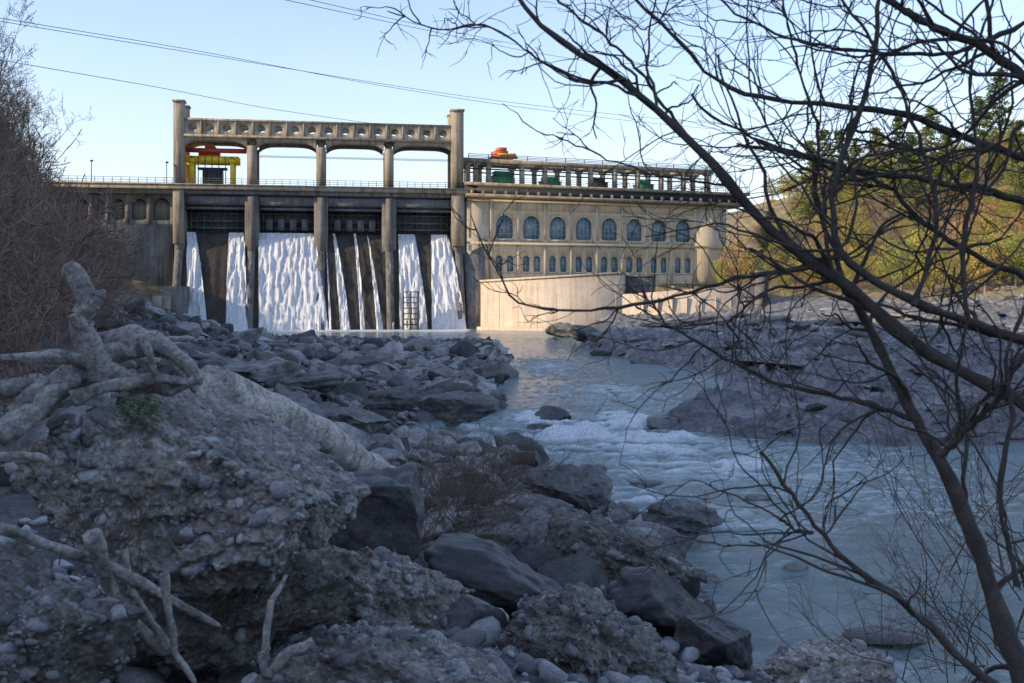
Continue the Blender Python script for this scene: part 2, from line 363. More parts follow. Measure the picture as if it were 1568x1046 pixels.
for s_ in (-12.5,-1.6): 
    RL.box(s_-.05,s_+.05,-.6,-.5,22.2,25.6); RL.box(s_-.15,s_+.25,-.8,-.4,25.5,25.7)
for k in range(4):
    a,b=cs[k][1]-.1,cs[k+1][0]+.1
    GT.box(a,b,3.2,3.5,15.0,21.0)
    for zz in (15.7,16.8,18.0,19.2,20.2): GT.box(a,b,2.5,3.2,zz,zz+.28)
    for s_ in np.linspace(a+.5,b-.5,9): GT.box(s_-.08,s_+.08,2.7,3.2,15.2,20.6)
    GT.box(a,b,.3,1.3,18.6,18.95); GT.box(a,b,.0,.2,19.3,20.6)
    rail(GT,a,b,.3,18.95,.9,1.1,.04)
    if k in(1,2): 
        for s_ in np.linspace(a+1.5,b-1.5,4): GT.box(s_-.5,s_+.5,1.6,2.3,15.5,17.3)
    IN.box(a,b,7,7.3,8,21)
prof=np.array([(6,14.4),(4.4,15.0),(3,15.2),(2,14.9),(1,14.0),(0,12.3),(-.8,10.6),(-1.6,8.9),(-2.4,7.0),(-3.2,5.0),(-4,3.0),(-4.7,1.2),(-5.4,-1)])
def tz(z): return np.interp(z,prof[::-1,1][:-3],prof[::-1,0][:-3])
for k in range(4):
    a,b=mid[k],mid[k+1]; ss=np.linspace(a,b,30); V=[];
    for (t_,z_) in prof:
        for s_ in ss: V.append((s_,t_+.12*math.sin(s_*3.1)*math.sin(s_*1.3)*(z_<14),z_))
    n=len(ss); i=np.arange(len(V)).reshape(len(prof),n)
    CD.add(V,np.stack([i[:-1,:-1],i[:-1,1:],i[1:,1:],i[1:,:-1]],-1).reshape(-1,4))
CM.box(cs[4][1]-.1,D.s(740),1,12,-1,21.5)
w0,w1=cs[4][1]-.2,D.s(742)
CM.add([(w0,-5.5,-1),(w1,-5.5,-1),(w0,1,14.5),(w1,1,14.5),(w0,3,-1),(w1,3,-1),(w0,3,14.5),(w1,3,14.5)],[(0,1,3,2),(1,5,7,3),(0,2,6,4),(2,3,7,6)])
ar=[(112,140),(140,166),(166,196),(196,229),(229,265)]
for a,b in ar:
    a=D.s(a,.5);b=D.s(b,.5); c=(a+b)/2; hw=(b-a)/2-.45
    hole(CM,a,b,16.2,20.95,.5,1.4,c,19.0,sh_arch(hw,2.2)); CM.box(a-.25,a+.25,.3,.497,16.2,20.9)
    C.box(a+.01,b-.01,1.9,2.1,16.2,20.9)
CM.box(D.s(60,.5),D.s(265,.5),.45,12,-1,16.2); CM.box(-28,D.s(112,.5),.45,12,10,20.9)
CM.box(D.s(243,-6),D.s(286,-6),-7,1,-1,6.6); C.box(D.s(238,-7),D.s(262,-7),-9,-5,-1,5.2)
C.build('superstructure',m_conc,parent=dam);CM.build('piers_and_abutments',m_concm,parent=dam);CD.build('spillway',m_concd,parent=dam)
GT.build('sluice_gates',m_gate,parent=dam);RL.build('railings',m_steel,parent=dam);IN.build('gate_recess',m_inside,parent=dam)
def mfall():
    m,nt,b=M('falling_water'); n=noise(nt,tc(nt,'Object',(5,.3,.2)),1.6,9,.8); n4=noise(nt,tc(nt,'Object',(1,1,.6)),2.2,7,.7)
    c=ramp(nt,n,[(.32,(.52,.59,.67)),(.46,(.82,.86,.91)),(.58,(.96,.97,.98))]); c=mixc(nt,c,ramp(nt,n4,[(.3,.76),(.6,1.0)]),.8,'MULTIPLY')
    nt.links.new(c,b.inputs['Base Color']); b.inputs['Roughness'].default_value=.7
    e=attr(nt,'edge'); mth=nt.nodes.new('ShaderNodeMath'); mth.operation='ADD'; nt.links.new(e,mth.inputs[0]); nt.links.new(n,mth.inputs[1])
    nt.links.new(ramp(nt,mth.outputs[0],[(.46,0.0),(.62,1.0)]),b.inputs['Alpha']); bump(nt,b,n,.9,.35); return m
m_fall=mfall()
WV=[];WF=[];WE=[];wn=0
falls=[((286,300),(286,319),1),((350,374),(345,381),1),((395,443),(396,456),1),((441,481),(438,504),1),((609,635),(612,656),1),((659,685),(661,715),1),
       ((508,514),(520,538),.5),((540,546),(551,560),.55),((560,563),(576,588),.45),((497,500),(503,509),.4),((592,594),(600,606),.4)]
for (ta,tb),(ba,bb),st in falls:
    zz=np.linspace(15.1,-.2,110); nn=40; 
    g=np.zeros((110,nn,3)); e=np.zeros((110,nn))
    for r_,z_ in enumerate(zz):
        t_=float(tz(z_))-.35; f=(15.1-z_)/15.3; f=f**.8
        a=D.s(ta+(ba-ta)*f,t_);b=D.s(tb+(bb-tb)*f,t_); q=np.linspace(0,1,nn)
        g[r_,:,0]=a+(b-a)*q; g[r_,:,1]=t_-.5*max(0,f-.9)*8*.3; g[r_,:,2]=z_; ed=np.minimum(q,1-q)*2*min(1,(b-a)/3)
        e[r_]=np.clip(ed*3.0,0,.7)*1.0-.10 +(st-1)*.35+.12*f*f
    p=g.reshape(-1,3); nz=fbm(p*np.array([2.8,.4,.4]),5,3).reshape(110,nn); g[:,:,1]-=nz*.6+.1
    i=np.arange(110*nn).reshape(110,nn)+wn; WV.append(g.reshape(-1,3)); WE.append(e.ravel()); WF.append(np.stack([i[:-1,:-1],i[:-1,1:],i[1:,1:],i[1:,:-1]],-1).reshape(-1,4)); wn+=110*nn
mk('waterfalls',np.concatenate(WV),np.concatenate(WF),m_fall,True,dam,{'edge':np.concatenate(WE)})
T=Acc(); a,b=D.s(617,-6),D.s(640,-6); z1=D.z(447,a,-6)
for s_ in (a,(a+b)/2,b):
    for t_ in (-7.2,-6): T.box(s_-.09,s_+.09,t_-.09,t_+.09,-1,z1)
for zz in np.linspace(.8,z1,7):
    for t_ in (-7.2,-6): T.box(a,b,t_-.06,t_+.06,zz-.07,zz+.07)
    T.box(a,b,-7.2,-6,zz-.02,zz+.02)
T.build('access_tower',m_steel,parent=dam)
hz=empty('gantry_crane',(D.o[0],D.o[1],0),D.a); Yv=Acc();Rd=Acc();Dk=Acc()
a,b=D.s(291),D.s(354)
for s_ in (a,b):
    for t_ in (1.8,3.8): Yv.box(s_-.32,s_+.32,t_-.3,t_+.3,22.2,27.0)
    Yv.box(s_-.5,s_+.5,1.4,4.2,25.9,26.6); Yv.box(s_-.6,s_+.6,1.3,4.3,22.2,22.7)
Yv.box(a-1,b+1,1.5,2.1,25.9,27.0); Yv.box(a-1,b+1,3.5,4.1,25.9,27.0)
for s_ in np.linspace(a,b,7): Dk.box(s_-.05,s_+.05,1.44,1.495,25.95,26.95)
Rd.box(a-.8,b+2.2,1.3,1.7,27.5,28.2); Rd.box(a+1,b-2,1.8,3.6,27.0,27.8); Rd.box(a+2,a+3.5,1.6,3.8,27.8,28.6)
Dk.box(a+1.6,b-1.6,1.8,4.2,22.2,25.0); Dk.box(a+.8,b-.9,2.2,3.5,25.0,25.3)
for s_ in np.linspace(a+1,b-1,5): Dk.box(s_-.06,s_+.06,1.55,1.7,22.2,25.8)
Yv.build('legs_and_girders',m_yel,parent=hz);Rd.build('trolley',m_red,parent=hz);Dk.build('hoist_machinery',m_steel,parent=hz)

# ------------------------------------------------ powerhouse
s0=D.s(715); px,py=D.o[0]+s0*D.c,D.o[1]+s0*D.n
Q=Fr(px,py,20); ph=empty('powerhouse_building',(px,py,0),Q.a)
W=Acc();G=Acc();FRm=Acc();DK=Acc();CT=Acc()
end=Q.s(1112); uc=[773,814,853,892,932,970,1008,1046]; sc_=[Q.s(u) for u in uc]
bw=(sc_[-1]-sc_[0])/7; edges=[sc_[0]-bw/2+bw*k for k in range(9)]
W.box(0.0,end,.6,14,5,21.2)
W.box(0.0,edges[0],0,.6,5,21.2); W.box(edges[8],end,0,.6,5,21.2)
for k in range(8):
    a,b=edges[k],edges[k+1]; c=(a+b)/2
    hole(W,a,b,14.0,19.2,0,.5,c,16.9,sh_arch(1.5,2.3)); W.box(a,b,0,.5,19.2,21.2)
    W.box(c-1.8,c+1.8,-.14,-.003,14.25,14.5)
    G.box(c-1.7,c+1.7,.45,.55,14.4,18.6)
    for dx in (-.75,0,.75): FRm.box(c+dx-.05,c+dx+.05,.36,.45,14.6,18.4 if dx==0 else 18.1)
    for zz in (15.4,16.2,16.95): FRm.box(c-1.48,c+1.48,.37,.44,zz-.04,zz+.04)
    for q in range(8):
        an=math.pi*q/8; an2=math.pi*(q+1)/8
        V=[]
        for r_ in (1.5,1.72):
            for tt in (-.10,-.002):
                V+=[(c+r_*math.cos(an),tt,16.9+r_*math.sin(an)),(c+r_*math.cos(an2),tt,16.9+r_*math.sin(an2))]
        W.add(V,[(0,1,5,4),(4,5,7,6),(0,2,3,1)])
    h=(a+b)/2
    for (p0,p1) in ((a,h),(h,b)):
        cc=(p0+p1)/2+(.22 if p0==a else -.22)
        hole(W,p0,p1,7.6,13.4,0,.45,cc,11.2,sh_arch(.62,2.0)); G.box(cc-.7,cc+.7,.4,.5,9.0,12.0)
        FRm.box(cc-.04,cc+.04,.32,.4,9.2,11.8); 
        for zz in(10,10.7,11.2): FRm.box(cc-.6,cc+.6,.33,.39,zz-.03,zz+.03)
        W.box(cc-.8,cc+.8,-.1,-.003,8.95,9.15)
    W.box(a,b,0,.6,5,7.6); W.box(a,b,0,.6,13.4,14.0)
for e_ in edges+[.5,end-.5]: W.box(e_-.28,e_+.28,-.16,-.003,7.6,13.4); W.box(e_-.22,e_+.22,-.13,-.003,14.55,20.5)
W.box(0,end,-.4,-.001,13.55,13.95); W.box(0,end,-.3,-.001,20.55,20.85); W.box(0,end,-.25,-.001,7.2,7.58)
DK.box(-.5,end+3,-.7,14,21.6,23.0); CT.box(-.5,end+4,-1.6,14.2,21.2,21.6); CT.box(-.5,end+4,-1.4,14.2,23.0,23.45)
for s_ in np.arange(.5,end+3,1.9): CT.box(s_-.18,s_+.18,-1.45,-.7,21.6,22.2)
rail(DK,-.5,end+4,-1.3,23.45,.9,1.6)
gc=[Q.s(u,2) for u in (716,728,748,799,834,870,904,941,976,1012,1046,1082)]
for t_ in (1.6,6.5):
    for s_ in gc: CT.box(s_-.34,s_+.34,t_,t_+.7,23.45,27.0); CT.box(s_-.6,s_+.6,t_-.05,t_+.75,26.6,27.0)
    CT.box(gc[0]-1,gc[-1]+1,t_-.2,t_+.9,27.0,27.7); DK.box(gc[0],gc[-1],t_,t_+.2,25.9,26.1)
    rail(DK,gc[0],gc[-1],t_,27.7,.7,3.2,.05)
for s_ in gc: CT.box(s_-.25,s_+.25,2.3,6.5,27.1,27.65)
W.build('walls',m_wall,parent=ph);G.build('windows',m_glass,parent=ph);FRm.build('window_frames',m_frame,parent=ph);DK.build('roof_band',m_steel,parent=ph);CT.build('roof_gallery',m_conc,parent=ph)
for (u0,u1,mt,zt_) in ((757,784,m_grn,26),(832,858,m_grn,25.4),(908,930,m_steel,25.6),(979,1000,m_grn,25.6)):
    A=Acc(); a,b=Q.s(u0,3),Q.s(u1,3); A.box(a,b,3,5.2,23.45,zt_-.8); A.box(a+.3,b-.3,3.3,4.9,zt_-.8,zt_)
    for s_ in np.linspace(a,b,5): A.box(s_-.06,s_+.06,2.9,2.997,23.45,zt_-.85)
    A.box(a-.15,b+.15,2.9,5.3,zt_-.87,zt_-.75); e=empty('gate_hoist',(px,py,0),Q.a); A.build('hoist_housing',mt,parent=e)
oc=empty('roof_crane',(px,py,0),Q.a); A=Acc(); a,b=Q.s(755,3),Q.s(790,3)
A.box(a,b,2.2,2.7,28.0,28.5);A.box(a,b,5,5.5,28.0,28.5);A.box(a+.3,b-1.5,2.6,5,28.5,29.3);A.box(a+1,a+2.4,2.9,4.6,29.3,29.9);A.box(b-1.2,b-.2,2.4,5.2,28.1,28.9)
A.build('trolley',m_org,parent=oc); A=Acc(); A.box(a+.6,b-.6,2.3,2.55,28.55,28.8); A.build('girder',m_yel,parent=oc)

# ------------------------------------------------ retaining walls
RW=Fr((736-784)/FP*152,152,-18); rw=empty('retaining_wall',(RW.o[0],RW.o[1],0),RW.a); A=Acc(); e=RW.s(953)
V=[];
for (s_,zt_) in ((0,7.4),(e,8.5)):
    V+=[(s_,0,-1),(s_,0,zt_),(s_,14,zt_),(s_,14,-1)]
A.add(V,[(0,4,5,1),(1,5,6,2),(4,7,6,5),(0,1,2,3)])
V=[]
for (s_,zt_) in ((-.1,7.4),(e+.2,8.5)): V+=[(s_,-.25,zt_-.1),(s_,-.25,zt_+.2),(s_,.5,zt_+.2),(s_,.5,zt_-.1)]
A.add(V,[(0,4,5,1),(1,5,6,2),(4,7,6,5),(0,1,2,3),(0,3,7,4)])
for s_ in np.linspace(3,e-1,7): A.box(s_-.03,s_+.03,-.02,-.002,0,7.2)
A.box(-.2,e+.3,-1.2,0.01,-1,.5); A.build('wall',m_ret,parent=rw)
B2=Fr(RW.o[0]+e*RW.c,RW.o[1]+e*RW.n,-2); w2=empty('embankment_wall',(B2.o[0],B2.o[1],0),B2.a); A=Acc(); e2=B2.s(1172)
V=[];
for (s_,zt_) in ((0,5.4),(e2,6.9)): V+=[(s_,-.5,-1),(s_,0,zt_),(s_,14,zt_),(s_,14,-1)]
A.add(V,[(0,4,5,1),(1,5,6,2),(4,7,6,5),(0,1,2,3)])
for s_ in np.linspace(3,e2-3,8): A.box(s_-.04,s_+.04,-.45,-.1,0,5)
A.build('wall',m_ret,parent=w2); A=Acc(); A.box(e2-1.6,e2,-1,.3,-1,8.6); A.box(e2-1.75,e2+.15,-1.15,.45,8.6,8.8); A.build('end_pier',m_concm,parent=w2)
hut=empty('service_hut',(B2.o[0],B2.o[1],0),B2.a); A=Acc(); A.box(.4,B2.s(1004,2),2,5,5.0,8.0); A.box(.2,B2.s(1006,2),1.8,5.2,8.0,8.2)
for s_ in (1.2,2.6,4): A.box(s_-.3,s_+.3,1.93,1.997,6.3,7.5)
A.build('hut_body',m_gate,parent=hut)
mk('reservoir_water',np.array([(D.o[0]-20,D.o[1]+8,18),(25,D.o[1]+24,18),(20,400,18),(-90,400,18)]),[(0,1,2,3)],m_glass)

# ------------------------------------------------ rocks
var=[rock(2,100+k,8,.2,2.2,.35,.8) for k in range(18)]; var3=[rock(3,140+k,8,.2,2.2,.35,.8,.03) for k in range(18)]; var1=[rock(1,180+k,5,.05,1,.7,.95) for k in range(8)]
vpb=[rock(2,210+k,6,.1,1.2,.55,.9) for k in range(10)]
def scatter(name,pos,size,mat,vs,sink=.15,tl=.05,th=.95,smooth=False,am=.5,flat=1.0):
    VV=[];FF=[];TT=[];n=0
    for p,s in zip(pos,size):
        V,F=vs[R.randint(len(vs))]
        V=V@rotm(R).T; V=V*np.array([1.15,R.uniform(.55,1.0),R.uniform(.35,.75)*flat])*s
        V=V@rotm(R,False,am).T
        V=V+np.array([p[0],p[1],p[2]+s*(.3*flat-sink)]); VV.append(V);FF.append(F+n);n+=len(V);TT.append(np.full(len(V),R.uniform(tl,th)))
    return mk(name,np.concatenate(VV),np.concatenate(FF),mat,smooth,None,{'tint':np.concatenate(TT)})
def pts(n,x0,x1,y0,y1,dmin=-.3,dmax=1e9,ypow=1.0):
    x=R.uniform(x0,x1,n); y=y0+(y1-y0)*R.uniform(0,1,n)**ypow
    d=rdist(x,y); k=(d>dmin)&(d<dmax); x,y=x[k],y[k]; return np.stack([x,y,H(x,y)],1)
p=pts(3000,-46,6,36,117,-.6); p=p[p[:,2]<4.5]; s=np.exp(R.normal(-.75,.5,len(p))).clip(.18,1.5)*np.where(p[:,1]>92,.55,1); scatter('boulder_field',p,s,m_rock,var3)
p=pts(3200,-30,3,36,104,-.4); p=p[p[:,2]<4]; scatter('small_boulders',p,R.uniform(.12,.35,len(p)),m_rock,var)
p=pts(2600,-13,4,12,40,-.2); scatter('bank_rocks',p,np.exp(R.normal(-1.5,.6,len(p))).clip(.08,.85),m_rock,var3,.15,.0,.85)
p=pts(7500,-5,5,4.5,20,-.3,1e9,1.2); scatter('bank_pebbles',p,np.exp(R.normal(-3.0,.6,len(p))).clip(.02,.22),m_peb,vpb,.15,0,1.0,True)
p=pts(2200,1,5.5,12,26,-.35,1.3); scatter('shoreline_cobbles',p,np.exp(R.normal(-2.3,.45,len(p))).clip(.04,.25),m_rock,vpb,.15,.1,1.0,True)
p=pts(750,8,60,70,128,-.5); p=p[p[:,2]<8]; scatter('far_shore_rocks',p,np.exp(R.normal(-.5,.6,len(p))).clip(.2,1.8),m_rock,var3,.2,.0,.85,False,.25,.5)
p=pts(900,8,45,33,75,-.2); scatter('shore_stones',p,np.exp(R.normal(-1.6,.6,len(p))).clip(.08,.7),m_rock,var3,.15,0,.75,False,.3,.5)

def hero(name,u,v,Y,w,h,mat,seed,sub=5,depth=1.0,tilt=0,npl=10,rough=.13,t=.5,pebn=0,sc=2.2,lo=.5,hi=.85,pscale=1.0,lay=0,cuts=()):
    V,F=rock(sub,seed,npl,rough,sc,lo,hi,lay,cuts)
    mn,mx=V.min(0),V.max(0); V=(V-(mn+mx)/2)/((mx-mn)/2)
    sx=w/2/FP*Y; sz=h/2/FP*Y
    V=V*np.array([sx,sx*depth,sz]); nv=V/np.linalg.norm(V,axis=1)[:,None]
    V+= (fbm(V*(6/max(sx,.3)),4,seed)*.06*sx)[:,None]*nv
    if pebn: V+=((np.abs(fbm(V*7,4,seed+2))-.2)*-.12+fbm(V*24,3,seed+5)*.028)[:,None]*nv*min(1.5,Y/5)
    c,s=math.cos(tilt),math.sin(tilt); V=V@np.array([[c,0,s],[0,1,0],[-s,0,c]]).T
    ctr=P(u,v,Y); V=V+ctr
    e=empty(name); mk('rock_mass',V,F,mat,bool(pebn) or sub>5,e,{'tint':np.full(len(V),t)})
    if pebn:
        pebn=int(pebn*.7)
        nn=np.cross(V[F[:,1]]-V[F[:,0]],V[F[:,2]]-V[F[:,0]]); ar=np.linalg.norm(nn,axis=1); nn/=ar[:,None]+1e-12
        wgt=ar*np.clip(fbm(V[F[:,0]]*3,3,seed+33)+.35,.05,1); idx=R.choice(len(F),pebn,p=wgt/wgt.sum()); VV=[];FF=[];TT=[];n=0
        for q in idx:
            s=math.exp(R.normal(-4.2,.65))*pscale; s=min(max(s,.006),.065*pscale); B,Fb=var1[R.randint(8)] if s<.012 else vpb[R.randint(10)]
            B=B@rotm(R).T*np.array([1,R.uniform(.6,1),R.uniform(.4,.8)])*s; 
            B=B@rotm(R).T+V[F[q,0]]+nn[q]*s*R.uniform(-.6,-.05); VV.append(B);FF.append(Fb+n);n+=len(B);TT.append(np.full(len(B),min(1,R.uniform(0.1,.85)*(.6+.6*t))))
        mk('embedded_pebbles',np.concatenate(VV),np.concatenate(FF),m_peb,True,e,{'tint':np.concatenate(TT)})
    return e
hero('conglomerate_boulder',300,738,5.0,500,290,m_cong,11,7,.8,.05,5,.16,.7,3200,2.4,.7,.9,cuts=[(.62,0,.78,.28),(-.7,0,.6,.62),(0,-1,.25,.6)])
hero('conglomerate_boulder',560,905,6.3,300,130,m_cong,12,6,.8,.15,8,.17,.65,1200)
hero('conglomerate_boulder',60,985,3.6,280,290,m_cong,13,6,.8,0,8,.16,.4,1300,pscale=.8)
hero('conglomerate_boulder',330,920,5.2,440,150,m_cong,24,5,.8,0,8,.16,.2,500)
hero('conglomerate_boulder',910,990,8.2,300,150,m_cong,14,6,.8,.2,8,.26,.45,900,pscale=1.4,lo=.4,hi=.8,cuts=[(.5,0,.8,.4)])
hero('conglomerate_boulder',610,1035,5.0,420,140,m_cong,15,6,.9,.1,6,.16,.6,2400)
hero('conglomerate_boulder',1270,1030,9,190,90,m_cong,16,5,.8,0,7,.16,.9,500,pscale=1.3)
hero('conglomerate_boulder',955,858,14.2,260,125,m_cong,17,6,.7,.15,9,.26,.22,500,pscale=2,cuts=[(.6,0,.8,.35)])
hero('dark_slab_rock',575,790,7.5,160,160,m_rockd,18,5,.9,.1,5,.1,.5,lo=.4,hi=.75,lay=.02,cuts=[(-.1,-.2,1,.3),(0,-1,.1,.4),(.9,0,.3,.5)])
hero('dark_slab_rock',1020,935,12,190,120,m_rockd,19,5,.8,.4,7,.1,.5,lo=.35,hi=.7,lay=.03)
hero('dark_slab_rock',775,885,10.5,260,100,m_rockd,20,5,.8,.2,7,.12,.4,lo=.35,hi=.75,lay=.03)
hero('dark_slab_rock',1095,1000,11,130,90,m_rockd,21,5,.8,.3,7,.1,.4,lo=.35,hi=.7,lay=.02)
hero('dark_slab_rock',720,960,8.5,130,90,m_rockd,64,5,.8,.3,7,.1,.8,lo=.35,hi=.7,lay=.02)
hero('layered_boulder',868,740,19.5,135,85,m_rock,22,6,.9,.3,9,.16,.35,lay=.045)
hero('layered_boulder',1045,795,20.5,130,60,m_rock,23,6,.8,.15,9,.16,.3,lay=.045)
hero('layered_boulder',815,785,18,150,50,m_rock,25,6,.8,.15,9,.16,.5,lay=.05)
hero('layered_boulder',760,830,14,130,55,m_rock,65,6,.8,.15,9,.16,.4,lay=.05)
hero('river_boulder',843,638,41,64,34,m_rockd,26,4,.8,0,7,.06,.8)
hero('river_boulder',835,660,38,70,22,m_rockd,27,4,.8,.1,7,.06,.4)
hero('river_boulder',990,742,26.5,55,10,m_rockd,28,4,.8,-.1,7,.06,.5)
hero('river_boulder',1160,765,24.6,44,12,m_rock,29,4,.8,0,7,.06,.3)
hero('river_boulder',1215,870,18.4,46,16,m_rock,30,4,.8,0,7,.06,.4)
hero('river_boulder',960,782,21.5,38,30,m_rock,31,4,.8,0,5,.04,.6)
hero('river_boulder',1350,975,14.6,120,24,m_rockd,32,4,.8,0,7,.06,.6)
hero('river_boulder',920,540,85,36,14,m_rockd,33,4,.8,0,7,.06,.9)
for (u,v,Y,w,h,s_) in [(680,610,42,110,60,41),(450,620,26,90,60,42),(530,650,25,130,50,43),(600,610,32,90,40,44),(700,625,36,140,50,45),(400,570,36,120,40,46),(860,505,125,50,24,47),(650,720,24,150,50,48),(480,585,34,110,36,49),(330,560,40,140,40,50),(1160,497,95,120,30,51),(1060,496,105,130,22,52),(900,512,110,60,26,53),(1290,502,88,170,34,54),(1420,490,95,190,30,55),(560,560,60,90,30,56),(1120,488,118,100,16,57),(1120,640,42,130,24,58),(1300,600,50,200,30,59),(1200,560,60,160,26,60),(1450,640,42,200,30,61)]:
    hero('bank_boulder',u,v,Y,w,h,m_rock,s_,5,1,R.uniform(-.15,.2),9,.2,R.uniform(.15,.7),lo=.35,hi=.8,lay=.035)

# ------------------------------------------------ branches
def nrm(v): return v/(np.linalg.norm(v,axis=-1,keepdims=True)+1e-9)
def tubes(pts,rad,k=5):
    B,n,_=pts.shape; T=np.zeros_like(pts); T[:,1:-1]=pts[:,2:]-pts[:,:-2]; T[:,0]=pts[:,1]-pts[:,0]; T[:,-1]=pts[:,-1]-pts[:,-2]; T=nrm(T)
    ref=np.array([.31,.52,.79]); A=nrm(np.cross(T,ref)); Bv=np.cross(T,A)
    an=np.arange(k)*2*math.pi/k
    V=pts[:,:,None,:]+rad[:,:,None,None]*(A[:,:,None,:]*np.cos(an)[:,None]+Bv[:,:,None,:]*np.sin(an)[:,None])
    i=np.arange(B*n*k).reshape(B,n,k); j=np.roll(i,-1,axis=2)
    F=np.stack([i[:,:-1],j[:,:-1],j[:,1:],i[:,1:]],-1).reshape(-1,4)
    return V.reshape(-1,3),F
def grow(st,dr,L,r0,n,wob,up=0.0,end=.3):
    B=len(st); P_=np.zeros((B,n,3)); P_[:,0]=st; d=nrm(dr); L=np.broadcast_to(L,(B,)); r0=np.broadcast_to(r0,(B,))
    for k in range(1,n):
        d=nrm(d+R.normal(0,wob,(B,3))+np.array([0,0,up])); P_[:,k]=P_[:,k-1]+d*(L/(n-1))[:,None]
    return P_,r0[:,None]*np.linspace(1,end,n)[None]
def spawn(P_,r,m,spread,lo=1,flat=None):
    B,n,_=P_.shape; b=np.repeat(np.arange(B),m); k=R.randint(lo,n-1,len(b)); T=nrm(P_[b,k+1]-P_[b,k]); d=nrm(T+R.normal(0,spread,(len(b),3)))
    f=R.uniform(0,1,len(b))[:,None]; return P_[b,k]*(1-f)+P_[b,k+1]*f,d,r[b,k]
def tree_mesh(name,h,r0,counts,mat,spread=.6,up=.08,lenf=(.5,.45,.45,.45),nst=1,width=.2,k=4,minr=.012):
    A=Acc(); st=R.normal(0,width,(nst,3))*np.array([1,1,0]); dr=np.tile([0,0,1.],(nst,1))+R.normal(0,.12 if nst==1 else .35,(nst,3))
    P_,r=grow(st,dr,h*R.uniform(.7,1,nst),r0,9,.1,up); A.add(*tubes(P_,r,6)); L=h
    for q,m in enumerate(counts):
        s,d,rr=spawn(P_,r,m,spread,2 if q==0 else 1); L=L*lenf[q]; n=5
        P_,r=grow(s,d,L*R.uniform(.5,1.1,len(s)),np.maximum(rr*.55,minr),n,.16,up,.35); r=np.maximum(r,minr*.7); A.add(*tubes(P_,r,3 if q else 4))
    me=mk(name,np.concatenate(A.V),np.concatenate(A.F),mat,True); m_=me.data; bpy.data.objects.remove(me); return m_
def place(mesh_list,name,P3,parent,smin,smax,sink=.2):
    for p in P3:
        o=bpy.data.objects.new(name,mesh_list[R.randint(len(mesh_list))]); s=R.uniform(smin,smax); o.scale=(s,s,s*R.uniform(.85,1.15)); o.rotation_euler=(0,0,R.uniform(0,6.28)); o.location=(p[0],p[1],p[2]-sink); o.parent=parent; scene.collection.objects.link(o)
bt=[tree_mesh('bare_tree_%d'%k,9,.15,(12,6,4,3),m_twig,minr=.015) for k in range(4)]
bb=[tree_mesh('brush_%d'%k,3.0,.03,(5,4,4),m_twigr,.6,.05,(.6,.5,.5),12,.6,minr=.012) for k in range(3)]
wl=empty('left_bank_woodland')
x=R.uniform(-80,-24,2600);y=R.uniform(52,108,2600);z=H(x,y); k=(z>5)&(z<32)&(x>-.60*y-6)&(x<-.47*y-1.5); q=np.stack([x,y,z],1)[k][:110]; place(bt,'tree',q,wl,.6,1.05)
x=R.uniform(-80,-5,4200);y=R.uniform(13,140,4200);z=H(x,y); k=(z>2.6)&(x>-.58*y-4)&(x<-.395*y-1.5); q=np.stack([x,y,z],1)[k][:400]; place(bb,'brush',q,wl,.5,1.3)
def res(pl,n):
    pl=np.array(pl,float); d=np.r_[0,np.cumsum(np.linalg.norm(np.diff(pl[:,:2],axis=0),axis=1))]; t=np.linspace(0,d[-1],n)
    o=np.stack([np.interp(t,d,pl[:,c]) for c in range(pl.shape[1])],1)
    for _ in range(2): o[1:-1]=(o[:-2]+2*o[1:-1]+o[2:])/4
    return o
LB=[([(1620,650),(1568,612),(1480,575),(1400,530),(1340,470),(1290,430),(1200,372),(1125,285),(1060,215),(1010,170),(960,120),(900,85),(850,60),(810,20),(780,-20)],24,7,3.4,4.2),
([(1600,1130),(1545,990),(1495,850),(1440,700),(1395,640),(1340,520),(1290,430)],34,12,3.2,3.8),
([(1620,540),(1568,515),(1480,490),(1400,465),(1330,420),(1280,390),(1270,330),(1290,230),(1330,120),(1345,-20)],17,6,3.3,3.8),
([(1395,640),(1300,610),(1190,590),(1090,540),(1010,490),(975,440)],9,3,3.7,4.2),
([(1590,1100),(1480,1020),(1400,935),(1300,870),(1245,800),(1205,740),(1170,695)],17,5,3.0,3.3),
([(1245,815),(1215,815),(1190,795)],6,3,3.2,3.2),
([(1280,390),(1210,415),(1130,420),(1050,448),(950,465),(870,470),(790,460),(745,395),(715,320)],8,2,3.8,4.3),
([(1125,285),(1000,265),(880,220),(800,180),(770,150)],4,1.5,4,4.4),
([(1620,270),(1568,240),(1450,200),(1400,170),(1290,160),(1180,150),(1085,120),(1050,70),(1000,20),(970,-10)],12,5,3.6,4.2),
([(1640,200),(1568,120),(1500,70),(1420,30),(1340,-20)],18,9,3.4,3.6),
([(1640,450),(1500,400),(1420,350),(1350,280),(1200,230),(1100,190),(1060,150)],10,4,3.6,4.2),
([(960,120),(900,130),(840,100),(760,45),(725,30),(680,45),(640,35),(595,8)],5,1.8,4,4.3),
([(1620,330),(1500,290),(1400,280),(1290,270),(1200,240),(1120,225)],12,4,3.5,4),
([(1440,700),(1500,640),(1560,560),(1600,500)],12,6,3.4,3.2),
([(1060,215),(1000,130),(920,60),(840,-10)],6,3,4.1,4.3),
([(1290,430),(1250,300),(1260,200),(1230,100),(1200,-10)],8,3,3.8,4),
([(1480,490),(1470,380),(1500,250),(1480,120),(1520,-10)],9,4,3.4,3.8),
([(1400,465),(1440,330),(1410,220),(1370,110),(1300,20),(1280,-10)],8,4,3.4,3.8),
([(1560,900),(1530,760),(1560,640),(1540,560),(1600,400)],10,5,3.2,3.3),
([(1290,430),(1180,440),(1120,500),(1060,500),(1030,470)],6,2,3.8,4),
([(1600,20),(1450,90),(1330,80),(1230,60),(1130,20),(1100,-10)],9,3,3.6,4)]
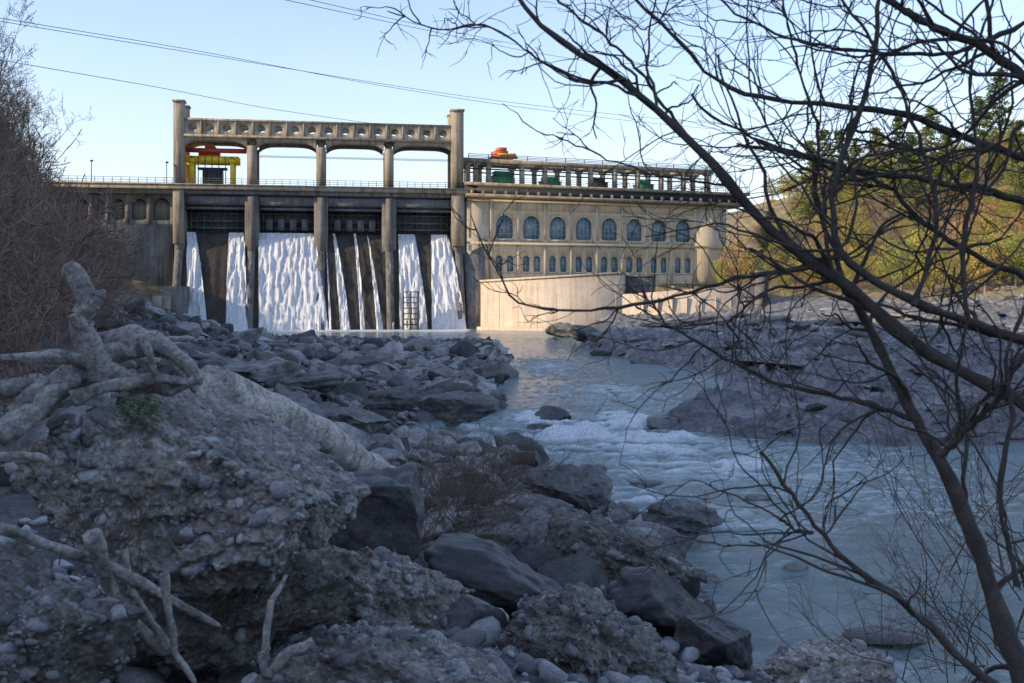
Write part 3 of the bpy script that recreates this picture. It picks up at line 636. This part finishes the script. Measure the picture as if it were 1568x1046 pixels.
A=Acc(); S=[];Dd=[];Rr=[];Ll=[]
for pl,w0,w1,y0,y1 in LB:
    n=30; q=res(pl,n); Yv=np.linspace(y0,y1,n); 
    q[:,:2]+=np.cumsum(R.normal(0,1.8,(n,2)),0)*.6+R.normal(0,1.2,(n,2))
    p=np.stack([P(q[j,0],q[j,1],Yv[j]) for j in range(n)]); r=np.linspace(w0,w1,n)/2/FP*Yv*(1+.12*R.normal(size=n))
    A.add(*tubes(p[None],r[None],8))
    m=14 if w0>4.5 else 3
    if pl[0][1]>800: m=8
    b=R.randint(2,n-1,m); T=nrm(p[b]-p[b-1]); per=R.normal(0,1,(m,3))*np.array([1,.45,1.0]); d=nrm(T*.8+nrm(per)*.9)
    S.append(p[b]);Dd.append(d);Rr.append(np.clip(r[b]*.5,.0035,.010)); Ll.append(np.where(q[b,0]<1000,.4,1.0))
S=np.concatenate(S);Dd=np.concatenate(Dd);Rr=np.concatenate(Rr);Ll=np.concatenate(Ll)
P1,r1=grow(S,Dd,R.uniform(.25,.9,len(S))*Ll,Rr,14,.2,.01,.35); A.add(*tubes(P1,r1,6))
s,d,rr=spawn(P1,r1,3,.7,1); P2,r2=grow(s,d,R.uniform(.1,.4,len(s))*np.repeat(Ll,3),np.maximum(rr*.6,.002),9,.2,.01,.45); A.add(*tubes(P2,r2,5))
s,d,rr=spawn(P2,r2,1,.7,1); P3,r3=grow(s,d,R.uniform(.04,.16,len(s)),np.maximum(rr*.6,.0016),6,.22,0,.6); A.add(*tubes(P3,r3,4))
tree=A.build('bare_tree',m_bark,True)
def shrub(name,u,v,Y,nst,L,spread,mat,r0,lean=(0,0,1),sub=(5,3)):
    c=P(u,v,Y); st=c+R.normal(0,spread,(nst,3))*np.array([1,1,.1]); A=Acc()
    P_,r=grow(st,np.array(lean)+R.normal(0,.4,(nst,3)),R.uniform(.5,1,nst)*L,r0,9,.13,.02,.3); A.add(*tubes(P_,r,5)); l=L
    for m in sub:
        l*=.5; s,d,rr=spawn(P_,r,m,.5); P_,r=grow(s,d,R.uniform(.5,1,len(s))*l,np.maximum(rr*.6,.0022),6,.17,.02,.4); A.add(*tubes(P_,r,3))
    return A.build(name,mat,True)
m_sh=mplain('shrub_twig_bark',(.15,.10,.072),.9,0,.5,1)
shrub('bare_shrub',1500,1010,7.5,16,1.5,.25,m_sh,.006,(-.35,0,.8))
shrub('bare_shrub',1560,900,6,14,1.3,.2,m_sh,.005,(-.3,0,.8))
shrub('bare_shrub',1380,1040,9,8,1.1,.25,m_sh,.006,(-.2,0,.6))
for (u,v,Y) in [(700,790,14),(650,745,16),(740,740,18),(780,720,20),(640,820,12),(690,700,21),(670,770,15),(720,760,16),(700,830,12.5)]: shrub('bare_shrub',u,v+14,Y,20,1.1,.5,m_sh,.007,(.1,0,.4),(5,4))
shrub('dry_grass_clump',140,860,4.2,10,.35,.1,m_sh,.003)
A=Acc()
for _ in range(600):
    c=P(208+R.normal(0,20),626+R.normal(0,9),4.45); s=R.uniform(.004,.010); M_=rotm(R); A.add(np.array([(-s,0,0),(0,-s*.5,0),(s,0,0),(0,s*.5,0)])@M_.T+c,[(0,1,2,3)])
A.build('weed_plant',mplain('weed_green',(.08,.16,.03),.7))

# ------------------------------------------------ driftwood
def driftp(p,r,sides=24,knob=.1):
    n=len(p); V,F=tubes(p[None],r[None],sides); c=np.repeat(p,sides,0); an=np.tile(np.arange(sides)*2*math.pi/sides,n); ln=np.repeat(np.linspace(0,1,n)*np.linalg.norm(p[-1]-p[0])/r.mean(),sides)
    d=knob*(fbm(np.stack([np.cos(an)*1.0,np.sin(an)*1.0,ln*.2],1),4,int(abs(p[0,0]*97))%50)*2.6-1.2*np.abs(fbm(np.stack([np.cos(an)*3.0,np.sin(an)*3.0,ln*.06],1),4,8))+.2)
    V=c+(V-c)*(1+d)[:,None]
    V=np.vstack([V,p[0],p[-1]]); a=len(V)-2; tri=[]
    for j in range(0,sides,2): tri+= [(a,(j+2)%sides,(j+1)%sides,j)]
    b=(n-1)*sides
    for j in range(0,sides,2): tri+= [(a+1,b+j,b+(j+1)%sides,b+(j+2)%sides)]
    return V,np.vstack([F,np.array(tri)])
def drift(pl,w0,w1,Y0,Y1,n=60):
    q=res(pl,n); Yv=np.linspace(Y0,Y1,n); p=np.stack([P(q[j,0],q[j,1],Yv[j]) for j in range(n)]); r=np.linspace(w0,w1,n)/2/FP*Yv
    t=np.linspace(0,1,n); ph_=R.uniform(0,6.28,3)
    p=p+np.stack([np.sin(t*9+ph_[0]),np.sin(t*7+ph_[1]),np.sin(t*13+ph_[2])],1)*r.mean()*.18
    r=r*(1+.12*np.sin(t*8+ph_[0])+.06*np.sin(t*23+ph_[1])); r[-1]*=.4; r[-2]*=.8
    return driftp(p,r,24,.17)
def driftobj(name,parts):
    A=Acc()
    for a in parts: A.add(*drift(*a))
    return A.build(name,m_drift,True)
a=P(318,600,6.0);b=P(618,738,15.5); t=np.linspace(0,1,110)[:,None]; p=a+(b-a)*t; p[:,2]+=.05*np.sin(t[:,0]*5); V,F=driftp(p,np.linspace(.165,.17,110),28,.14); mk('driftwood_log',V,F,m_log,True)
driftobj('driftwood_roots',[([(150,585),(140,540),(124,500),(140,462),(120,432),(100,408)],52,24,4.7,4.6),([(132,475),(152,462),(150,445)],24,16,4.6,4.6),([(125,500),(108,480)],20,14,4.6,4.55),
 ([(30,640),(70,600),(130,560),(190,535),(250,520)],50,28,4.5,4.9),([(110,610),(170,590),(230,580),(300,585)],24,12,4.5,4.7),
 ([(150,530),(200,515),(240,520),(290,560),(305,590)],34,16,4.8,4.8),([(0,550),(60,545),(120,550),(160,570)],12,24,4.4,4.7),
 ([(0,665),(40,640),(90,600),(110,570)],40,26,4.3,4.6),([(200,545),(215,515),(232,548),(240,575)],16,8,4.6,4.6),([(230,525),(270,518),(300,520)],12,6,4.8,4.9),
 ([(160,560),(210,590),(260,600),(310,575)],24,12,4.7,4.7),([(0,600),(50,590),(120,585),(180,560)],26,22,4.6,4.9),([(200,530),(260,545),(300,600)],18,10,4.9,4.8)])
driftobj('driftwood_stick',[([(0,700),(40,697),(75,705)],14,10,3.9,3.9)])
driftobj('driftwood_stick',[([(0,810),(60,830),(150,860),(250,910),(340,962)],18,11,3.4,4.2)])
driftobj('driftwood_stick',[([(140,820),(160,880),(200,950),(260,1000)],26,14,3.6,3.9)])
driftobj('driftwood_stick',[([(250,878),(258,930),(268,1000)],14,10,3.8,3.8)])
driftobj('driftwood_stick',[([(480,980),(440,1000),(410,1035),(380,1060)],12,20,4.0,3.9),([(400,1000),(410,1040)],16,16,4,3.9),([(440,880),(415,920),(405,1000)],6,14,4.2,4.0)])
driftobj('driftwood_stick',[([(190,840),(200,900),(240,960),(300,1046)],10,8,3.9,3.8)])

# ------------------------------------------------ right hillside trees
def leafy(name,h,rc,nc,nl,ls,mat):
    A=Acc(); P_,r=grow(np.zeros((1,3)),np.array([[0,0,1.]]),h*.85,.18,9,.06,.05); A.add(*tubes(P_,r,6))
    s,d,rr=spawn(P_,r,14,.9,3); P_,r=grow(s,d,h*.3,rr*.5,6,.15,.03); A.add(*tubes(P_,r,4))
    tr=A
    c=R.normal(0,1,(nc,3)); c=nrm(c)*R.uniform(.35,1,(nc,1))**.6*np.array([rc,rc,h*.38])+np.array([0,0,h*.6])
    c[:,:2]*=R.uniform(.7,1.15,(nc,1)); l=np.repeat(c,nl,0)+R.normal(0,rc*.19,(nc*nl,3)); 
    return tr,l,ls
def quads(l,ls,A,stretch=1.0,out=None):
    n=len(l); a=nrm(R.normal(0,1,(n,3))); b=nrm(np.cross(a,R.normal(0,1,(n,3)))); s=R.uniform(.6,1.3,(n,1))*ls
    if out is not None: a=nrm(out+R.normal(0,.25,(n,3))); b=nrm(np.cross(a,R.normal(0,1,(n,3))))
    V=np.stack([l-a*s*stretch,l-b*s*.5,l+a*s*stretch,l+b*s*.5],1).reshape(-1,3); A.add(V,np.arange(4*n).reshape(n,4))
def two(name,A,L,m1,m2):
    nf=sum(len(f) for f in A.F); me=mk(name,np.concatenate(A.V+L.V),np.concatenate(A.F+[f+A.n for f in L.F]),m1)
    me.data.materials.append(m2); mi=np.zeros(len(me.data.polygons),np.int32); mi[nf:]=1; me.data.polygons.foreach_set('material_index',mi); d=me.data; bpy.data.objects.remove(me); return d
lm=[]
for k in range(4):
    A,l,ls=leafy('t',8,2.6,36,50,.17,m_leaf); L=Acc(); quads(l,ls,L); lm.append(two('leafy_tree',A,L,m_twig,m_leaf))
cm=[]
for k in range(4):
    h=15; A=Acc(); P_,r=grow(np.zeros((1,3)),np.array([[0,0,1.]]),h,.22,10,.015,.1,.1); A.add(*tubes(P_,r,6)); L=Acc(); nb=95
    zz=R.uniform(.15,1,nb)**.9*h; an=R.uniform(0,6.28,nb); ln=(1-zz/h)**.7*4.6*R.uniform(.45,1.1,nb)+.25
    dr=np.stack([np.cos(an),np.sin(an),R.uniform(-.1,.3,nb)],1); st=np.stack([zz*0,zz*0,zz],1)
    P_,r=grow(st,dr,ln,.035,6,.06,-.03); A.add(*tubes(P_,r,3))
    f=R.uniform(.15,1,(nb,34)); pp=st[:,None]+(dr*ln[:,None])[:,None]*f[...,None]; pp[...,2]-=(f**2)*.2*ln[:,None]; pp+=R.normal(0,1,pp.shape)*np.array([.28,.28,.12])
    quads(pp.reshape(-1,3),.2,L,1.5,np.repeat(dr,34,0)); cm.append(two('conifer',A,L,m_bark,m_con))
wr=empty('right_bank_woodland')
x=R.uniform(32,150,3600);y=R.uniform(118,240,3600);z=H(x,y);k=(z>4.8)&(x<.56*y+6)&(x>.25*y); q=np.stack([x,y,z],1)[k]
place(lm,'tree',q[:260],wr,.4,1.05); place(bt,'bare_tree',q[260:310],wr,.5,1.0); place(bb,'brush',q[310:470],wr,.6,1.4)
def at(u,Y): x_=(u-784)/FP*Y; return (x_,Y,float(H(np.array([x_]),np.array([Y]))[0]))
for (u,Y,s) in [(1240,200,1.25),(1262,215,1.1),(1285,205,1.15),(1340,190,1.3),(1375,200,1.15),(1395,185,1.15),(1310,210,.9),(1180,190,.7),(1560,170,1.15),(1500,190,1.2),(1450,180,1.05),(1530,200,1.3),(1425,195,1.2)]:
    p=at(u,Y); o=bpy.data.objects.new('pine_tree',cm[R.randint(4)]); o.location=(p[0],p[1],p[2]-.3); o.scale=(s,s,s); o.rotation_euler=(0,0,R.uniform(0,6)); scene.collection.objects.link(o)
for (u,Y,z_,s,ms) in [(1128,146,5.8,1.0,0),(1106,146,5.7,.6,1),(1150,147,6.2,.75,2)]:
    o=bpy.data.objects.new('leafy_tree',lm[ms]); o.location=((u-784)/FP*Y,Y,z_); o.scale=(s,s,s); scene.collection.objects.link(o)

# ------------------------------------------------ power lines
def wire(pl,Y0,Y1,r=.032):
    q=res(pl,24); Yv=np.linspace(Y0,Y1,24); p=np.stack([P(q[j,0],q[j,1],Yv[j]) for j in range(24)]); V,F=tubes(p[None],np.full((1,24),r),4); return V,F
A=Acc()
for pl in ([(-60,18),(0,28),(290,75),(560,128),(760,160),(1000,190),(1300,215)],[(-60,22),(0,33),(290,80),(560,125),(760,155),(1000,182),(1300,205)],[(-60,80),(0,92),(250,135),(400,165),(560,188),(700,206)],[(400,-8),(600,35),(800,78),(1000,110)],[(440,-8),(640,38),(800,70)]):
    A.add(*wire(pl,90,170))
A.build('power_line',m_steel)

# ------------------------------------------------ world, sun, camera
el=math.radians(20.5); sd=Vector((-.935,-.355,0)).normalized()
to=Vector((sd.x*math.cos(el),sd.y*math.cos(el),math.sin(el)))
w=bpy.data.worlds.new('World'); scene.world=w; w.use_nodes=True; nt=w.node_tree; bg=nt.nodes['Background']
sk=nt.nodes.new('ShaderNodeTexSky'); sk.sky_type='NISHITA'; sk.sun_disc=False; sk.sun_elevation=el; sk.sun_rotation=math.atan2(to.x,to.y)%(2*math.pi); sk.air_density=1.0; sk.dust_density=.6; sk.ozone_density=1.2
bright=mixc(nt,sk.outputs[0],(2.05,1.95,2.1),1.0,'MULTIPLY')
g=tc(nt,'Generated'); sp=nt.nodes.new('ShaderNodeSeparateXYZ'); nt.links.new(g,sp.inputs[0])
hz_=ramp(nt,sp.outputs[2],[(0,.6),(.26,.12),(.8,.06)])
c1=mixc(nt,bright,(5.4,5.7,6.1),hz_)
cn=noise(nt,tc(nt,'Generated',(1.2,1.2,5)),2.6,8,.55); cl=ramp(nt,cn,[(.48,0.0),(.66,.9)]); lowm=ramp(nt,sp.outputs[2],[(.0,1.0),(.17,.12),(.35,.03)])
cf=mixc(nt,cl,lowm,1.0,'MULTIPLY'); c2=mixc(nt,c1,(6.5,6.5,6.5),cf)
nt.links.new(c2,bg.inputs[0]); bg.inputs[1].default_value=.15
sl=bpy.data.lights.new('sun','SUN'); sl.energy=5; sl.angle=math.radians(.5); sl.color=(1,.78,.52); so=bpy.data.objects.new('sun',sl); so.rotation_euler=to.to_track_quat('Z','Y').to_euler(); scene.collection.objects.link(so)
cam=bpy.data.cameras.new('camera'); cam.lens=35; cam.sensor_width=36; cam.shift_y=-68/1568; cam.clip_end=6000; cam.clip_start=.1
cam.dof.use_dof=True; cam.dof.focus_distance=40; cam.dof.aperture_fstop=7
co=bpy.data.objects.new('camera',cam); co.location=(0,0,CH); co.rotation_euler=(math.radians(90),0,0); scene.collection.objects.link(co); scene.camera=co
scene.view_settings.view_transform='Standard'; scene.view_settings.look='None'; scene.view_settings.exposure=0
